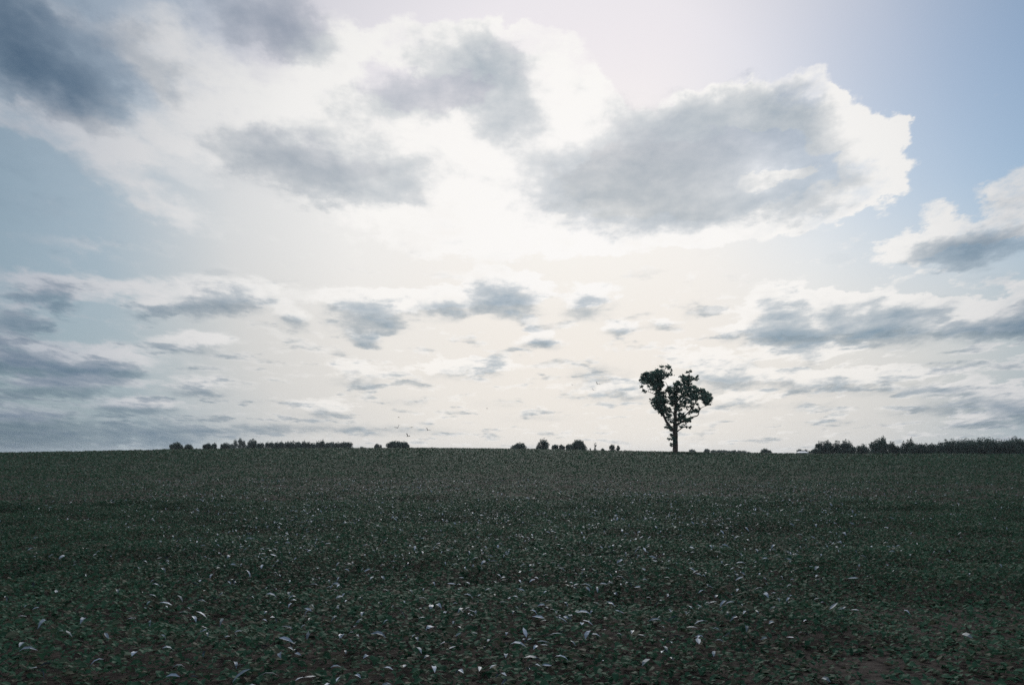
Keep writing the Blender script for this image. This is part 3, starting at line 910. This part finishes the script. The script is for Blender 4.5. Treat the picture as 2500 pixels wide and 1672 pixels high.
for i_, f in enumerate(FAR):
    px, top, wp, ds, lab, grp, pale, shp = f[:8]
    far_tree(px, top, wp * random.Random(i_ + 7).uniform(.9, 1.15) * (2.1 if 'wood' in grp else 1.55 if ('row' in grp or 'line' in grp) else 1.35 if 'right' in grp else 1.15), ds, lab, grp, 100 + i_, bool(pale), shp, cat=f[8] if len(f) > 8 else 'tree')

# ------------------------------------------------------------------ barn with the pale roof
bd = 700.0
ba_, be_ = ang(1959, 1104.5)
bx0, by0 = bd * math.sin(R(ba_)), bd * math.cos(R(ba_))
gz = float(ground(bx0, by0))
eave = CAM_H + bd * math.tan(R(be_)) - gz
ridge = CAM_H + bd * math.tan(R(ang(1959, 1101.3)[1])) - gz
barn = empty('barn', (bx0, by0, gz))
tag(barn, 'long low barn with a whitish roof showing over the crest, right of centre', 'barn')
hl, hw = 22 * bd / FPX / 2, 4.0


def quadbox(bm_, x0, x1, y0, y1, z0, z1):
    vs = [bm_.verts.new(p) for p in ((x0, y0, z0), (x1, y0, z0), (x1, y1, z0), (x0, y1, z0), (x0, y0, z1), (x1, y0, z1), (x1, y1, z1), (x0, y1, z1))]
    for q_ in ((0, 3, 2, 1), (4, 5, 6, 7), (0, 1, 5, 4), (1, 2, 6, 5), (2, 3, 7, 6), (3, 0, 4, 7)):
        bm_.faces.new([vs[i] for i in q_])


bm = bmesh.new()
quadbox(bm, -hl + .3, hl - .3, -hw + .3, hw - .3, -.3, eave - .05)
bm_obj('wall', bm, M['barn_wall'], barn)
bm = bmesh.new()   # hipped roof with thickness
o_ = [bm.verts.new(p) for p in ((-hl, -hw, eave), (hl, -hw, eave), (hl, hw, eave), (-hl, hw, eave), (-hl + 1., 0, ridge), (hl - 1., 0, ridge))]
u_ = [bm.verts.new(p) for p in ((-hl, -hw, eave - .18), (hl, -hw, eave - .18), (hl, hw, eave - .18), (-hl, hw, eave - .18))]
for f_ in ((o_[0], o_[1], o_[5], o_[4]), (o_[1], o_[2], o_[5]), (o_[2], o_[3], o_[4], o_[5]), (o_[3], o_[0], o_[4])):
    bm.faces.new(f_)
for k_ in range(4):
    bm.faces.new((u_[k_], u_[(k_ + 1) % 4], o_[(k_ + 1) % 4], o_[k_]))
bm.faces.new(u_[::-1])
bm_obj('roof', bm, M['weathered_roof'], barn)


# ------------------------------------------------------------------ birds
def bird_mesh(flap):
    """one continuous skin: body, head, tail and two bent wings"""
    bm_ = bmesh.new()
    secs = [(-.20, .003, .03), (-.13, .008, .022), (-.07, .022, .020), (0, .034, .032), (.06, .030, .028), (.10, .018, .018), (.125, .020, .019), (.148, .012, .012), (.17, .002, .002)]
    rings = []
    for y_, rz_, rx_ in secs:
        rings.append([bm_.verts.new((rx_ * math.cos(2 * PI * k_ / 8), y_, rz_ * math.sin(2 * PI * k_ / 8))) for k_ in range(8)])
    for i, (a, b_) in enumerate(zip(rings, rings[1:])):
        for k_ in range(8):
            if i in (3,) and k_ in (7, 0, 3, 4):
                continue
            bm_.faces.new((a[k_], b_[k_], b_[(k_ + 1) % 8], a[(k_ + 1) % 8]))
    bm_.faces.new(rings[0]); bm_.faces.new(rings[-1][::-1])
    for side, (kt, km, kb) in ((1, (1, 0, 7)), (-1, (3, 4, 5))):
        a, b_ = rings[3], rings[4]
        root = [b_[kt], b_[km], b_[kb], a[kb], a[km], a[kt]]
        prev = root
        for d_, z_, y0, y1, th in ((.11, .5, .075, -.02, .009), (.22, 1., .05, -.05, .006), (.36, .8, -.04, -.08, .002)):
            zc = z_ * flap * .22
            x_ = side * (.03 + d_)
            ring = [bm_.verts.new((x_, yy, zc + zz)) for yy, zz in ((y0, th), (y0 + .004, 0), (y0, -th), (y1, -th), (y1 - .004, 0), (y1, th))]
            for k_ in range(6):
                fs = (prev[k_], prev[(k_ + 1) % 6], ring[(k_ + 1) % 6], ring[k_])
                bm_.faces.new(fs if side > 0 else fs[::-1])
            prev = ring
        bm_.faces.new(prev)
    bmesh.ops.recalc_face_normals(bm_, faces=bm_.faces)
    return bm_


BIRDS = [
    (973.7, 1018.6, 1.2, 90, 'small gliding bird, highest one of the flock near the bushy pair', .1, 150),
    (941.3, 1044.5, .9, 30, 'faint small bird at the far left of the flock over the skyline', -.5, 170),
    (970.6, 1044, 1.5, 205, 'darkest bird, in the middle of the flock', .9, 120),
    (1003.8, 1043.5, 1.1, 150, 'small bird level with the darkest one, to its right', .5, 150),
    (1044.3, 1050.2, 1.4, 330, 'dark bird at the far right of the flock over the skyline', .9, 130),
    (995.5, 1064.8, 1.5, 315, 'lowest bird of the flock, just over the bushy tree pair', .9, 120),
    (1189, 997, 1.1, 90, 'single bird by itself left of centre, above all the mid trees', .1, 150),
    (1397.3, 939.2, 1.0, 60, 'faintest and leftmost of the three birds left of the lone tree', .3, 170),
    (1458.7, 937, 1.3, 40, 'highest and darkest of the three birds left of the lone tree', .6, 130),
    (1448.4, 952, 1.2, 10, 'lowest of the three birds left of the lone tree', .9, 140),
]
for i_, (px, py, s_, hd, lab, fl, ds) in enumerate(BIRDS):
    a, e = ang(px, py)
    o = bm_obj('bird', bird_mesh(fl), M['plumage'], None, True)
    o.location = (ds * math.sin(R(a)), ds * math.cos(R(a)), CAM_H + ds * math.tan(R(e)))
    o.rotation_euler = (R(8), R(25 if fl > .5 else 5), R(hd))
    o.scale = (s_ * .8,) * 3
    tag(o, lab, 'bird', 'birds flying over the field')

# ------------------------------------------------------------------ thin haze over the land
bm = bmesh.new()
quadbox(bm, -5200, 5200, -5200, 5200, -16.0, 34.0)
hz = bpy.data.materials.new('thin_air')
hz.use_nodes = True
t = NT(hz.node_tree)
pvn = t.n('ShaderNodeVolumePrincipled')
pvn.inputs['Color'].default_value = (.90, .95, 1.0, 1)
pvn.inputs['Density'].default_value = .00007
pvn.inputs['Anisotropy'].default_value = .3
o = t.n('ShaderNodeOutputMaterial')
t.set(o.inputs['Volume'], pvn.outputs[0])
tag(bm_obj('haze', bm, hz), 'faint bluish haze over the field and far trees', kind='stuff')
